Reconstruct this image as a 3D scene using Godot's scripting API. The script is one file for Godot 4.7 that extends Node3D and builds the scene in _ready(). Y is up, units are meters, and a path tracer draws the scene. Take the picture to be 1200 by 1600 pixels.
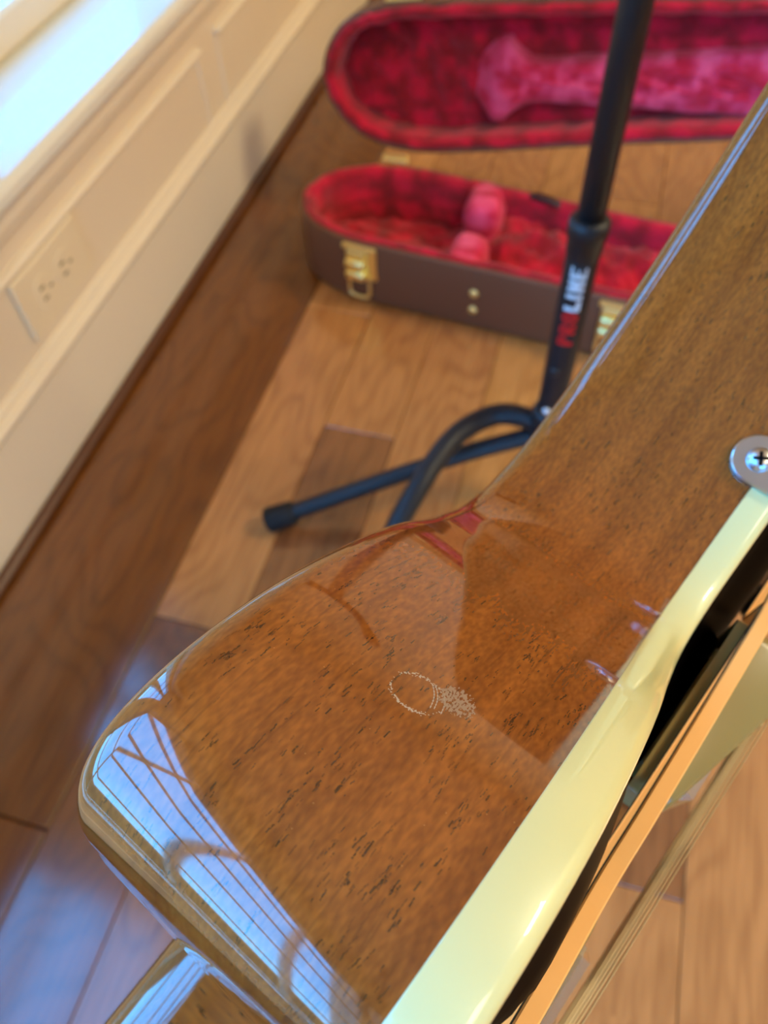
extends Node3D
# A guitar held close to the lens (chip in the lacquer of its horn), a stand, an open case and a low window wall.

const CAM_HEIGHT := 0.67
const WALL_X := -0.512        # panel face of the window wall
const PLANK := 0.085
const FLOOR_EDGE := -0.333    # where the wide border board ends

var rng := RandomNumberGenerator.new()
var M := {}


# ---------------------------------------------------------------- mesh builder
class MB:
	var v := PackedVector3Array()
	var uv := PackedVector2Array()
	var sg := PackedInt32Array()

	func tri(a: Vector3, b: Vector3, c: Vector3, s := 0, ua := Vector2.ZERO, ub := Vector2.ZERO, uc := Vector2.ZERO) -> void:
		v.append(a); v.append(b); v.append(c)
		uv.append(ua); uv.append(ub); uv.append(uc)
		sg.append(s)

	func quad(a: Vector3, b: Vector3, c: Vector3, d: Vector3, s := 0, u := [Vector2.ZERO, Vector2.ZERO, Vector2.ZERO, Vector2.ZERO]) -> void:
		tri(a, b, c, s, u[0], u[1], u[2])
		tri(a, c, d, s, u[0], u[2], u[3])

	# rows of points; counter-clockwise seen from outside when rows x columns points outward
	func strip(rows: Array, close_cols := false, close_rows := false, s := 1, uvs: Array = []) -> void:
		var nr := rows.size()
		for i in (nr if close_rows else nr - 1):
			var p: PackedVector3Array = rows[i]
			var q: PackedVector3Array = rows[(i + 1) % nr]
			var n := p.size()
			for j in (n if close_cols else n - 1):
				var k := (j + 1) % n
				if uvs.is_empty():
					quad(p[j], p[k], q[k], q[j], s)
				else:
					var a: PackedVector2Array = uvs[i]
					var b: PackedVector2Array = uvs[(i + 1) % nr]
					quad(p[j], p[k], q[k], q[j], s, [a[j], a[j + 1], b[j + 1], b[j]])

	func fan(p: PackedVector3Array, reverse := false, s := -1) -> void:
		var c := Vector3.ZERO
		for x in p:
			c += x
		c /= p.size()
		for j in p.size():
			var k := (j + 1) % p.size()
			if reverse:
				tri(c, p[k], p[j], s)
			else:
				tri(c, p[j], p[k], s)

	func box(t: Transform3D, size: Vector3, bev := 0.0) -> void:
		var h := size * 0.5
		var b: float = minf(bev, minf(h.x, minf(h.y, h.z)) * 0.9)
		var out := MB.new()
		if b <= 0.0:
			for ax in 3:
				for sn in [-1.0, 1.0]:
					var q := []
					for st in [[-1, -1], [1, -1], [1, 1], [-1, 1]]:
						var p := Vector3.ZERO
						p[ax] = h[ax] * sn
						p[(ax + 1) % 3] = h[(ax + 1) % 3] * st[0]
						p[(ax + 2) % 3] = h[(ax + 2) % 3] * st[1]
						q.append(p)
					out.hinted(q)
		else:
			for ax in 3:
				for sn in [-1.0, 1.0]:
					var q := []
					for st in [[-1, -1], [1, -1], [1, 1], [-1, 1]]:
						var p := Vector3.ZERO
						p[ax] = h[ax] * sn
						p[(ax + 1) % 3] = (h[(ax + 1) % 3] - b) * st[0]
						p[(ax + 2) % 3] = (h[(ax + 2) % 3] - b) * st[1]
						q.append(p)
					out.hinted(q)
			for ax in 3:
				var a1 := (ax + 1) % 3
				var a2 := (ax + 2) % 3
				for s1 in [-1.0, 1.0]:
					for s2 in [-1.0, 1.0]:
						var q := []
						for e in [[-1, 0], [1, 0], [1, 1], [-1, 1]]:
							var p := Vector3.ZERO
							p[ax] = (h[ax] - b) * e[0]
							p[a1] = (h[a1] if e[1] == 0 else h[a1] - b) * s1
							p[a2] = (h[a2] - b if e[1] == 0 else h[a2]) * s2
							q.append(p)
						out.hinted(q)
			for sx in [-1.0, 1.0]:
				for sy in [-1.0, 1.0]:
					for sz in [-1.0, 1.0]:
						out.hinted([Vector3(h.x * sx, (h.y - b) * sy, (h.z - b) * sz), Vector3((h.x - b) * sx, h.y * sy, (h.z - b) * sz), Vector3((h.x - b) * sx, (h.y - b) * sy, h.z * sz)])
		for i in out.v.size():
			v.append(t * out.v[i])
			uv.append(Vector2(out.v[i].z, out.v[i].x))
		sg.append_array(out.sg)

	# a convex face about the origin, turned so that it looks outward
	func hinted(q: Array) -> void:
		var n: Vector3 = (q[1] - q[0]).cross(q[2] - q[0])
		if n.dot(q[0] + q[1] + q[2]) < 0.0:
			q.reverse()
		for i in range(1, q.size() - 1):
			tri(q[0], q[i], q[i + 1], -1)

	func tube(path: PackedVector3Array, radii: PackedFloat32Array, seg := 16, caps := true) -> void:
		var rows := []
		var nrm := Vector3.UP
		for i in path.size():
			var d: Vector3 = (path[mini(i + 1, path.size() - 1)] - path[maxi(i - 1, 0)]).normalized()
			if i == 0:
				nrm = d.cross(Vector3(0.31, 0.2, 0.93)).normalized()
			nrm = (nrm - d * nrm.dot(d)).normalized()
			var bi := d.cross(nrm)
			var row := PackedVector3Array()
			for k in seg:
				var an := TAU * k / seg
				row.append(path[i] + (nrm * cos(an) + bi * sin(an)) * radii[i])
			rows.append(row)
		strip(rows, true)
		if caps:
			fan(rows[0], true)
			fan(rows[-1])

	# profile of (radius, height) turned about the local y axis
	func lathe(t: Transform3D, prof: Array, seg := 24) -> void:
		var rows := []
		for p in prof:
			var row := PackedVector3Array()
			for k in seg:
				var an := TAU * k / seg
				row.append(t * Vector3(cos(an) * p[0], p[1], -sin(an) * p[0]))
			rows.append(row)
		strip(rows, true)

	func prism(poly: PackedVector2Array, at: Callable, lo: float, hi: float, bev := 0.0) -> void:
		# at(Vector2, height) -> Vector3
		var pl := poly
		if Geometry2D.is_polygon_clockwise(pl):
			pl.reverse()
		var inner := inset(pl, bev) if bev > 0.0 else pl
		var rows := []
		for e in ([[inner, lo], [pl, lo + bev], [pl, hi - bev], [inner, hi]] if bev > 0.0 else [[pl, lo], [pl, hi]]):
			var row := PackedVector3Array()
			for p in e[0]:
				row.append(at.call(p, e[1]))
			rows.append(row)
		strip(rows, true, false, 2 if bev <= 0.0 else -1)
		var ix := Geometry2D.triangulate_polygon(inner)
		for i in range(0, ix.size(), 3):
			var a: Vector2 = inner[ix[i]]
			var b: Vector2 = inner[ix[i + 1]]
			var c: Vector2 = inner[ix[i + 2]]
			if (b - a).cross(c - a) < 0.0:
				var t2 := b
				b = c
				c = t2
			tri(at.call(a, hi), at.call(b, hi), at.call(c, hi), -1, a, b, c)
			tri(at.call(a, lo), at.call(c, lo), at.call(b, lo), -1, a, c, b)

	static func inset(pl: PackedVector2Array, d: float) -> PackedVector2Array:
		# pl runs counter-clockwise; moves every point inward by d along its normal
		var o := PackedVector2Array()
		var n := pl.size()
		for i in n:
			var t := (pl[(i + 1) % n] - pl[(i + n - 1) % n]).normalized()
			o.append(pl[i] + Vector2(-t.y, t.x) * d)
		return o

	# closed: decide the side by the volume; else by the hint
	func done(hint := Vector3.ZERO, tangents := false) -> ArrayMesh:
		var flip := false
		if hint == Vector3.ZERO:
			var vol := 0.0
			var c := Vector3.ZERO
			for p in v:
				c += p
			c /= maxf(1.0, v.size())
			for i in range(0, v.size(), 3):
				vol += (v[i] - c).dot((v[i + 1] - c).cross(v[i + 2] - c))
			flip = vol < 0.0
		else:
			var s := Vector3.ZERO
			for i in range(0, v.size(), 3):
				s += (v[i + 1] - v[i]).cross(v[i + 2] - v[i])
			flip = s.dot(hint) < 0.0
		var st := SurfaceTool.new()
		st.begin(Mesh.PRIMITIVE_TRIANGLES)
		for i in range(0, v.size(), 3):
			st.set_smooth_group(sg[i / 3])
			# Godot's front faces run clockwise
			for k in ([0, 1, 2] if flip else [0, 2, 1]):
				st.set_uv(uv[i + k])
				st.add_vertex(v[i + k])
		st.generate_normals()
		if tangents:
			st.generate_tangents()
		return st.commit()


# ---------------------------------------------------------------- nodes
func obj(called: String, mesh: Mesh, m: Material, parent: Node = self, t := Transform3D()) -> MeshInstance3D:
	var o := MeshInstance3D.new()
	o.name = numbered(called, parent)
	o.mesh = mesh
	o.material_override = m
	o.transform = t
	parent.add_child(o, true)
	return o


func numbered(called: String, parent: Node) -> String:
	if not parent.has_node(called):
		return called
	var k := 1
	while parent.has_node("%s_%03d" % [called, k]):
		k += 1
	return "%s_%03d" % [called, k]


func thing(called: String, label: String, category: String, t := Transform3D()) -> Node3D:
	var o := Node3D.new()
	o.name = numbered(called, self)
	add_child(o, true)
	o.transform = t
	o.set_meta("label", label)
	o.set_meta("category", category)
	return o


func struct(o: Node, label: String, category: String) -> void:
	o.set_meta("kind", "structure")
	o.set_meta("label", label)
	o.set_meta("category", category)


func mat(c: Color, rough := 0.5, metal := 0.0) -> StandardMaterial3D:
	var m := StandardMaterial3D.new()
	m.albedo_color = c
	m.roughness = rough
	m.metallic = metal
	return m


func at(x: float, y: float, z: float) -> Transform3D:
	return Transform3D(Basis(), Vector3(x, y, z))


func spline(P: Array, n: int, closed := false) -> PackedVector2Array:
	var o := PackedVector2Array()
	var c := P.size()
	for i in (c if closed else c - 1):
		var p: Array = []
		for k in [-1, 0, 1, 2]:
			var q: int = i + k
			if closed:
				p.append(P[(q + c) % c])
			else:
				p.append(P[clampi(q, 0, c - 1)])
		for k in n:
			var u := float(k) / n
			var a: Vector2 = p[0]
			var b: Vector2 = p[1]
			var d: Vector2 = p[2]
			var e: Vector2 = p[3]
			o.append(0.5 * (2.0 * b + (d - a) * u + (2.0 * a - 5.0 * b + 4.0 * d - e) * u * u + (3.0 * b - a - 3.0 * d + e) * u * u * u))
	if not closed:
		o.append(P[-1])
	return o


func path3(P: Array, n: int) -> PackedVector3Array:
	var o := PackedVector3Array()
	for i in P.size() - 1:
		var a: Vector3 = P[maxi(i - 1, 0)]
		var b: Vector3 = P[i]
		var c: Vector3 = P[i + 1]
		var d: Vector3 = P[mini(i + 2, P.size() - 1)]
		for k in n:
			var u := float(k) / n
			o.append(0.5 * (2.0 * b + (c - a) * u + (2.0 * a - 5.0 * b + 4.0 * c - d) * u * u + (3.0 * b - a - 3.0 * c + d) * u * u * u))
	o.append(P[-1])
	return o


func same(r: float, n: int) -> PackedFloat32Array:
	var o := PackedFloat32Array()
	o.resize(n)
	o.fill(r)
	return o


# ---------------------------------------------------------------- textures
func noise(sd: int, freq: float, oct := 3) -> FastNoiseLite:
	var n := FastNoiseLite.new()
	n.seed = sd
	n.frequency = freq
	n.fractal_octaves = oct
	n.noise_type = FastNoiseLite.TYPE_SIMPLEX_SMOOTH
	return n


# plank grain: u runs across the plank, v along it
func plank_texture(sd: int, light: Color, dark: Color, rings: float) -> ImageTexture:
	var w := 160
	var h := 640
	var a := noise(sd, 0.006)
	var b := noise(sd + 7, 0.05, 2)
	var by := PackedByteArray()
	by.resize(w * h * 3)
	var i := 0
	for y in h:
		for x in w:
			var warp := a.get_noise_2d(x * 1.2, y * 0.42) * rings
			var band := 0.5 + 0.5 * sin(warp * 6.0 + x * 0.07)
			var fine := b.get_noise_2d(x * 5.5, y * 0.35)
			var t := clampf(0.30 * pow(band, 2.2) + 0.34 * (fine + 0.25), 0.0, 1.0)
			var c := light.lerp(dark, t)
			by[i] = int(c.r * 255.0)
			by[i + 1] = int(c.g * 255.0)
			by[i + 2] = int(c.b * 255.0)
			i += 3
	return ImageTexture.create_from_image(Image.create_from_data(w, h, false, Image.FORMAT_RGB8, by))


# mahogany: u runs along the grain (0.2 m), v across it (0.05 m)
func mahogany_texture() -> ImageTexture:
	var w := 1024
	var h := 256
	var a := noise(11, 0.012)
	var b := noise(12, 0.09, 2)
	var by := PackedByteArray()
	by.resize(w * h * 3)
	var light := Color(0.610, 0.345, 0.120)
	var dark := Color(0.425, 0.215, 0.062)
	var i := 0
	for y in h:
		for x in w:
			var cloud := a.get_noise_2d(x * 0.25, y * 2.2)
			var fleck := b.get_noise_2d(x * 0.8, y * 2.2)
			var t := clampf(0.45 + 0.45 * cloud + 0.40 * fleck, 0.0, 1.0)
			var c := light.lerp(dark, t)
			by[i] = int(c.r * 255.0)
			by[i + 1] = int(c.g * 255.0)
			by[i + 2] = int(c.b * 255.0)
			i += 3
	var im := Image.create_from_data(w, h, false, Image.FORMAT_RGB8, by)
	im.resize(2048, 512, Image.INTERPOLATE_CUBIC)
	var dens := noise(31, 0.006, 2)
	var k := 0
	while k < 4300:
		k += 1
		var x := rng.randf() * 2048.0
		var y := rng.randf() * 512.0
		if dens.get_noise_2d(x, y * 2.0) < rng.randf_range(-0.35, 0.3):
			continue
		# mostly single pores, now and then a cluster of them
		var many := rng.randi_range(3, 7) if rng.randf() < 0.13 else 1
		for c in many:
			var cx := x + (rng.randf_range(-9.0, 9.0) if many > 1 else 0.0)
			var cy := y + (rng.randf_range(-4.0, 4.0) if many > 1 else 0.0)
			var len := rng.randf_range(3.0, 14.0) * (1.9 if rng.randf() < 0.12 else 1.0)
			var slope := rng.randf_range(-0.16, 0.16)
			var wide := 2 if rng.randf() < 0.25 else 1
			var depth := rng.randf_range(0.25, 0.85)
			var st := 0.0
			while st < len:
				var px := posmod(int(cx + st), 2048)
				for q in wide:
					var py := posmod(int(cy + st * slope) + q, 512)
					if rng.randf() < 0.85:
						im.set_pixel(px, py, im.get_pixel(px, py).lerp(Color(0.16, 0.085, 0.045), depth))
				st += 1.0
	for line in 13:
		var y := rng.randf() * 512.0
		var a0 := rng.randf_range(0.12, 0.34)
		for x in 2048:
			var py := posmod(int(y + 9.0 * dens.get_noise_2d(x * 0.5, y) + 5.0 * sin(TAU * x / 2048.0)), 512)
			var al := a0 * clampf(0.5 + 1.2 * dens.get_noise_2d(x * 1.4 + 900.0, y), 0.0, 1.0)
			for q in 3:
				var yy := posmod(py + q, 512)
				im.set_pixel(x, yy, im.get_pixel(x, yy).lerp(Color(0.27, 0.13, 0.05), al))
	for speck in 90:
		var px := rng.randi() % 2047
		var py := rng.randi() % 511
		im.set_pixel(px, py, Color(0.80, 0.62, 0.45))
	return ImageTexture.create_from_image(im)


func plush_bump(sd: int) -> NoiseTexture2D:
	var t := NoiseTexture2D.new()
	t.width = 512
	t.height = 512
	t.seamless = true
	t.noise = noise(sd, 0.05, 4)
	return t


# ---------------------------------------------------------------- scene
func _ready() -> void:
	rng.seed = 4711
	view_and_light()
	materials()
	room()
	windows()
	outlet()
	case()
	stand()
	guitar()


func plush(deep: Color, light: Color) -> StandardMaterial3D:
	var m := mat(Color.WHITE, 0.95)
	var t := NoiseTexture2D.new()
	t.width = 512
	t.height = 512
	t.seamless = true
	t.noise = noise(21, 0.005, 3)
	var r := Gradient.new()
	r.set_color(0, deep)
	r.set_color(1, light)
	r.set_offset(0, 0.3)
	r.set_offset(1, 0.75)
	t.color_ramp = r  # light and dark patches stand in for sheen on brushed nap
	m.albedo_texture = t
	m.rim_enabled = true
	m.rim = 0.35
	m.rim_tint = 1.0
	m.heightmap_enabled = true
	m.heightmap_texture = plush_bump(6)
	m.heightmap_scale = 0.2
	m.uv1_triplanar = true
	m.uv1_scale = Vector3(9, 9, 9)
	return m


func view_and_light() -> void:
	var cam := Camera3D.new()
	cam.name = "camera"
	add_child(cam)
	cam.transform = Transform3D(Basis(Vector3(0.96225063, -0.03413705, -0.27001552), Vector3(-0.20331842, 0.56936495, -0.79654578), Vector3(0.1809291, 0.82137581, 0.54093109)).orthonormalized(), Vector3(0, CAM_HEIGHT, 0))
	cam.fov = rad_to_deg(2.0 * atan(800.0 / 1202.0))
	cam.near = 0.01
	cam.far = 60.0
	var ca := CameraAttributesPhysical.new()
	ca.frustum_focal_length = 12.0 * 1202.0 / 800.0
	ca.frustum_near = 0.01
	ca.frustum_far = 60.0
	ca.frustum_focus_distance = 0.108
	ca.exposure_aperture = 15.0
	cam.attributes = ca
	cam.current = true

	var env := Environment.new()
	env.background_mode = Environment.BG_SKY
	var sm := ProceduralSkyMaterial.new()
	sm.sky_top_color = Color(0.27, 0.66, 1.0)
	sm.sky_horizon_color = Color(0.38, 0.74, 1.0)
	sm.ground_bottom_color = Color(0.24, 0.23, 0.19)
	sm.ground_horizon_color = Color(0.35, 0.35, 0.32)
	var sky := Sky.new()
	sky.sky_material = sm
	env.sky = sky
	env.background_energy_multiplier = 9.0
	env.tonemap_mode = Environment.TONE_MAPPER_LINEAR
	env.tonemap_exposure = 1.07
	env.sdfgi_enabled = true
	env.ssao_enabled = true
	env.ssil_enabled = true
	var we := WorldEnvironment.new()
	we.name = "environment"
	we.environment = env
	add_child(we)

	# two ceiling panels, one behind the photographer, the right one added to brighten the floor
	ceiling_light("square frosted ceiling light on the white ceiling behind the photographer", Vector3(1.3, 2.5, 0.9), 0.9, 1.9)
	ceiling_light("smaller unseen fill light added on the ceiling right of the open case", Vector3(2.0, 2.5, -0.9), 0.6, 5.6)


func ceiling_light(label: String, where: Vector3, size: float, energy: float) -> void:
	var lamp := thing("ceiling_light", label, "ceiling light", Transform3D(Basis(), where))
	var b := MB.new()
	b.box(at(0, -0.02, 0), Vector3(size + 0.08, 0.04, size + 0.08), 0.008)
	obj("housing", b.done(), mat(Color(0.9, 0.9, 0.88), 0.4), lamp)
	var g := MB.new()
	g.box(at(0, -0.045, 0), Vector3(size, 0.012, size), 0.004)
	var glow := mat(Color(1, 0.93, 0.8), 0.6)
	glow.emission_enabled = true
	glow.emission = Color(1.0, 0.9, 0.74)
	glow.emission_energy_multiplier = 1.6
	obj("diffuser", g.done(), glow, lamp)
	var al := AreaLight3D.new()
	al.name = "glow"
	al.area_size = Vector2(size, size)
	al.light_color = Color(1.0, 0.94, 0.78)
	al.light_energy = energy
	al.shadow_enabled = true
	al.area_range = 12.0
	al.area_attenuation = 2.0
	al.transform = Transform3D(Basis(Vector3.RIGHT, -PI / 2), Vector3(0, -0.06, 0))
	lamp.add_child(al)


func materials() -> void:
	M.paint = mat(Color(0.89, 0.81, 0.69), 0.42)
	M.trim = mat(Color(0.90, 0.83, 0.72), 0.34)
	M.sill = mat(Color(0.88, 0.86, 0.80), 0.16)
	M.plaster = mat(Color(0.86, 0.80, 0.69), 0.8)
	M.ceiling = mat(Color(0.9, 0.88, 0.84), 0.9)
	M.plastic = mat(Color(0.90, 0.82, 0.68), 0.35)
	M.slot = mat(Color(0.50, 0.42, 0.28), 0.6)
	var glass := mat(Color(1, 1, 1, 0.04), 0.02)
	glass.transparency = BaseMaterial3D.TRANSPARENCY_ALPHA
	M.glass = glass
	M.planks = []
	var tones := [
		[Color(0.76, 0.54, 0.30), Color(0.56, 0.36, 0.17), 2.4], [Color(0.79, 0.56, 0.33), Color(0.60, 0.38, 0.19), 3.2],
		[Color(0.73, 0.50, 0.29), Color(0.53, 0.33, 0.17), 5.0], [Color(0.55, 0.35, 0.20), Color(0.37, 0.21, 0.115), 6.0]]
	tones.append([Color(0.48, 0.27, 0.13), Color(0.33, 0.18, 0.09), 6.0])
	for k in 5:
		var m := mat(Color.WHITE, 0.15)
		m.metallic_specular = 0.72
		m.albedo_texture = plank_texture(50 + k * 3, tones[k][0], tones[k][1], tones[k][2])
		m.uv1_scale = Vector3(4.7, 1.15, 1)
		M.planks.append(m)
	var bm := mat(Color.WHITE, 0.15)
	bm.metallic_specular = 0.72
	bm.albedo_texture = plank_texture(90, Color(0.47, 0.27, 0.095), Color(0.31, 0.16, 0.055), 5.0)
	bm.uv1_scale = Vector3(4.7, 1.15, 1)
	M.border = bm
	M.shoe = mat(Color(0.33, 0.17, 0.08), 0.4)
	M.gap = mat(Color(0.10, 0.055, 0.03), 0.9)

	var tolex := mat(Color(0.43, 0.275, 0.19), 0.5)
	tolex.heightmap_enabled = true
	tolex.heightmap_texture = plush_bump(5)
	tolex.heightmap_scale = 0.02
	tolex.uv1_triplanar = true
	tolex.uv1_scale = Vector3(14, 14, 14)
	M.tolex = tolex
	M.plush = plush(Color(0.54, 0.0, 0.075), Color(0.84, 0.0, 0.20))
	M.plush_pale = plush(Color(0.76, 0.0, 0.18), Color(0.95, 0.33, 0.50))
	M.brass = mat(Color(1.0, 0.93, 0.62), 0.34, 1.0)
	M.leather = mat(Color(0.24, 0.09, 0.06), 0.5)
	M.sky_tinted_tube = mat(Color(0.052, 0.07, 0.095), 0.48)  # black powder coat with the blue of the sky mixed into its colour
	M.rubber = mat(Color(0.02, 0.02, 0.022), 0.7)
	M.print_red = mat(Color(0.86, 0.06, 0.08), 0.5)
	M.print_white = mat(Color(0.85, 0.88, 0.9), 0.5)

	var mh := mat(Color.WHITE, 0.06)
	mh.albedo_texture = mahogany_texture()
	mh.clearcoat_enabled = true
	mh.clearcoat = 1.0
	mh.clearcoat_roughness = 0.015
	mh.metallic_specular = 0.66
	M.mahogany = mh
	var bind := mat(Color(0.85, 0.84, 0.60), 0.3)
	bind.clearcoat_enabled = true
	bind.clearcoat = 1.0
	bind.clearcoat_roughness = 0.02
	M.binding = bind
	var top := mat(Color(0.02, 0.014, 0.014), 0.3)
	top.metallic_specular = 0.03
	M.top = top
	M.guard = mat(Color(0.95, 0.70, 0.40), 0.35)
	M.ring = mat(Color(0.56, 0.48, 0.27), 0.3)  # cream plastic, its colour darkened to olive to stand in for shade
	M.nickel = mat(Color(0.80, 0.78, 0.74), 0.2, 1.0)
	M.steel = mat(Color(0.78, 0.80, 0.82), 0.28, 1.0)
	M.string = mat(Color(0.72, 0.65, 0.52), 0.35, 1.0)
	M.rosewood = mat(Color(0.16, 0.09, 0.06), 0.5)
	M.chip = mat(Color(0.70, 0.62, 0.52), 0.2)
	M.chip_pale = mat(Color(0.60, 0.48, 0.37), 0.4)


# ---------------------------------------------------------------- room
func room() -> void:
	var f := Node3D.new()
	f.name = "floor"
	add_child(f)
	struct(f, "glossy brown hardwood floor of narrow planks with a dark border along the window wall", "floor")
	var sub := MB.new()
	sub.box(at(1.05, -0.04, 0.1), Vector3(3.4, 0.05, 5.4))
	obj("subfloor", sub.done(), M.gap, f)
	var lens := [[0.62, 0.80], [0.45], [0.95], [0.7]]
	var col := 0
	var x := FLOOR_EDGE
	while x < 2.65:
		var z := -2.55 - rng.randf() * 0.7
		# the two joints the photograph shows
		var fixed := 99.0
		if col == 0:
			fixed = -0.267
		elif col == 1:
			fixed = -0.541
		elif col == 5:
			fixed = -0.144
		var cuts := [z]
		while z < 2.75:
			z += rng.randf_range(0.5, 1.15) if x < 1.2 else rng.randf_range(1.2, 2.2)
			if col < 7 and fixed > 50.0 and z > -0.95 and z < 0.1:
				z = 0.15 + rng.randf() * 0.3
			if fixed < 50.0 and z > fixed - 0.45 and cuts[-1] < fixed - 0.02:
				z = fixed
			elif fixed < 50.0 and cuts[-1] == fixed:
				z = fixed + 0.62
			cuts.append(z)
		for k in cuts.size() - 1:
			var z0: float = maxf(cuts[k], -2.6)
			var z1: float = minf(cuts[k + 1], 2.8)
			if z1 - z0 < 0.02:
				continue
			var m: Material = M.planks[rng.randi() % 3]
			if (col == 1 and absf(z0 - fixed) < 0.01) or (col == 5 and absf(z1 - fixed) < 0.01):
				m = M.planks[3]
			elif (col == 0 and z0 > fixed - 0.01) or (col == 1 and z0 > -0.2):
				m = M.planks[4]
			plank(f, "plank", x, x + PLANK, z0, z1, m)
		x += PLANK
		col += 1
	var zb := -2.6
	for e in [-1.62, -0.06, 1.3, 2.8]:
		plank(f, "border_board", -0.505, FLOOR_EDGE, zb, e, M.border)
		zb = e
	# shoe strip along the baseboard
	var sh := MB.new()
	sh.box(at(-0.4965, 0.006, 0.1), Vector3(0.013, 0.012, 5.4), 0.004)
	var so := obj("trim_2", sh.done(), M.shoe)
	struct(so, "dark brown shoe strip along the foot of the white baseboard", "trim")

	# baseboard: flat board with a moulded cap
	var prof := [Vector2(-0.515, 0.0), Vector2(-0.503, 0.0), Vector2(-0.503, 0.108), Vector2(-0.501, 0.112), Vector2(-0.4985, 0.1155), Vector2(-0.4985, 0.119), Vector2(-0.502, 0.1225), Vector2(-0.506, 0.1245), Vector2(-0.506, 0.1275), Vector2(-0.5085, 0.1305), Vector2(-0.515, 0.132)]
	var bb := MB.new()
	sweep_z(bb, prof, -2.6, 2.8)
	struct(obj("baseboard_left", bb.done(), M.trim), "tall cream baseboard with a moulded cap under the low window", "baseboard")

	# the window wall: boxes round the openings, panel mouldings as parts
	var wl := MB.new()
	var zs := -2.7
	for o in openings():
		wl_box(wl, zs, o[0], 0.0, 2.5)
		wl_box(wl, o[0], o[1], 0.0, 0.285)
		wl_box(wl, o[0], o[1], 2.1, 2.5)
		zs = o[1]
	wl_box(wl, zs, 2.9, 0.0, 2.5)
	var wall := obj("wall_left", wl.done(), M.paint)
	struct(wall, "cream painted panelled wall with low windows left of the case and stand", "wall")
	var ends := [[-2.4, -1.52], [-1.45, -0.965], [-0.905, -0.02], [0.04, 0.9], [0.96, 2.4]]
	for e in ends:
		var fr := MB.new()
		bead(fr, Vector3(WALL_X, 0.220, e[0]), Vector3(WALL_X, 0.220, e[1]))
		for z in e:
			fr.box(at(WALL_X + 0.0005, 0.176, z), Vector3(0.003, 0.088, 0.008), 0.001)
		obj("panel_moulding", fr.done(), M.trim, wall)
	# stool and apron under the windows
	var sp := [Vector2(-0.66, 0.284), Vector2(-0.487, 0.284), Vector2(-0.4835, 0.2865), Vector2(-0.481, 0.291), Vector2(-0.481, 0.299), Vector2(-0.4835, 0.3035), Vector2(-0.487, 0.3055), Vector2(-0.66, 0.3055)]
	var sb := MB.new()
	sweep_z(sb, sp, -2.5, 2.6)
	struct(obj("trim_1", sb.done(), M.sill), "glossy white window stool lit blue by the sky, along the left wall", "window sill")
	var ap := MB.new()
	sweep_z(ap, [Vector2(-0.515, 0.246), Vector2(-0.509, 0.246), Vector2(-0.503, 0.252), Vector2(-0.501, 0.262), Vector2(-0.503, 0.272), Vector2(-0.498, 0.279), Vector2(-0.498, 0.2845), Vector2(-0.515, 0.2845)], -2.5, 2.6)
	struct(obj("trim_3", ap.done(), M.trim), "cream apron moulding directly under the window stool", "trim")

	# the rest of the shell
	var wb := MB.new()
	wb.box(at(1.05, 1.25, -2.68), Vector3(3.6, 2.6, 0.16))
	struct(obj("wall_back", wb.done(), M.plaster), "plain cream wall at the far end behind the open case", "wall")
	var wr := MB.new()
	wr.box(at(2.76, 1.25, 0.1), Vector3(0.16, 2.6, 5.6))
	struct(obj("wall_right", wr.done(), M.plaster), "plain cream wall on the right, outside the photograph", "wall")
	var wf := MB.new()
	for q in [[-0.75, 0.2, 0.0, 2.5], [2.3, 2.85, 0.0, 2.5], [0.2, 2.3, 0.0, 0.5], [0.2, 2.3, 2.1, 2.5]]:
		wf.box(at((q[0] + q[1]) / 2, (q[2] + q[3]) / 2, 2.86), Vector3(q[1] - q[0], q[3] - q[2], 0.16))
	struct(obj("wall_front", wf.done(), M.plaster), "cream wall with a wide window behind the photographer", "wall")
	var ce := MB.new()
	ce.box(at(1.05, 2.56, 0.1), Vector3(3.9, 0.12, 5.7))
	struct(obj("ceiling", ce.done(), M.ceiling), "white ceiling over the room", "ceiling")


func openings() -> Array:
	return [[-1.10, -0.515], [-0.46, -0.215], [-0.09, 1.5]]


func wl_box(b: MB, z0: float, z1: float, y0: float, y1: float) -> void:
	b.box(at(WALL_X - 0.1, (y0 + y1) / 2, (z0 + z1) / 2), Vector3(0.2, y1 - y0, z1 - z0))


func sweep_z(b: MB, prof: Array, z0: float, z1: float) -> void:
	var r0 := PackedVector3Array()
	var r1 := PackedVector3Array()
	for p in prof:
		r0.append(Vector3(p.x, p.y, z0))
		r1.append(Vector3(p.x, p.y, z1))
	b.strip([r1, r0], true, false, -1)
	b.fan(r0, true)
	b.fan(r1)


func bead(b: MB, p: Vector3, q: Vector3) -> void:
	var along := absf(q.z - p.z) > absf(q.y - p.y)
	var l := (q - p).length() + 0.010
	var mid := (p + q) / 2
	b.box(Transform3D(Basis(), mid + Vector3(0.002, 0, 0)), Vector3(0.012, 0.010, l) if along else Vector3(0.012, l - 0.02, 0.010), 0.004)


func plank(f: Node, called: String, x0: float, x1: float, z0: float, z1: float, m: Material) -> void:
	var b := MB.new()
	var g := 0.0004
	b.box(at((x0 + x1) / 2, -0.009, (z0 + z1) / 2), Vector3(x1 - x0 - 2 * g, 0.018, z1 - z0 - 2 * g), 0.0015 if called == "border_board" else 0.0006)
	var off := Vector2(rng.randf(), rng.randf())
	for i in b.uv.size():
		var p := b.v[i]
		b.uv[i] = Vector2(p.x - x0 + off.x, p.z - z0 + off.y)
	obj(called, b.done(), m, f)


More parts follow.
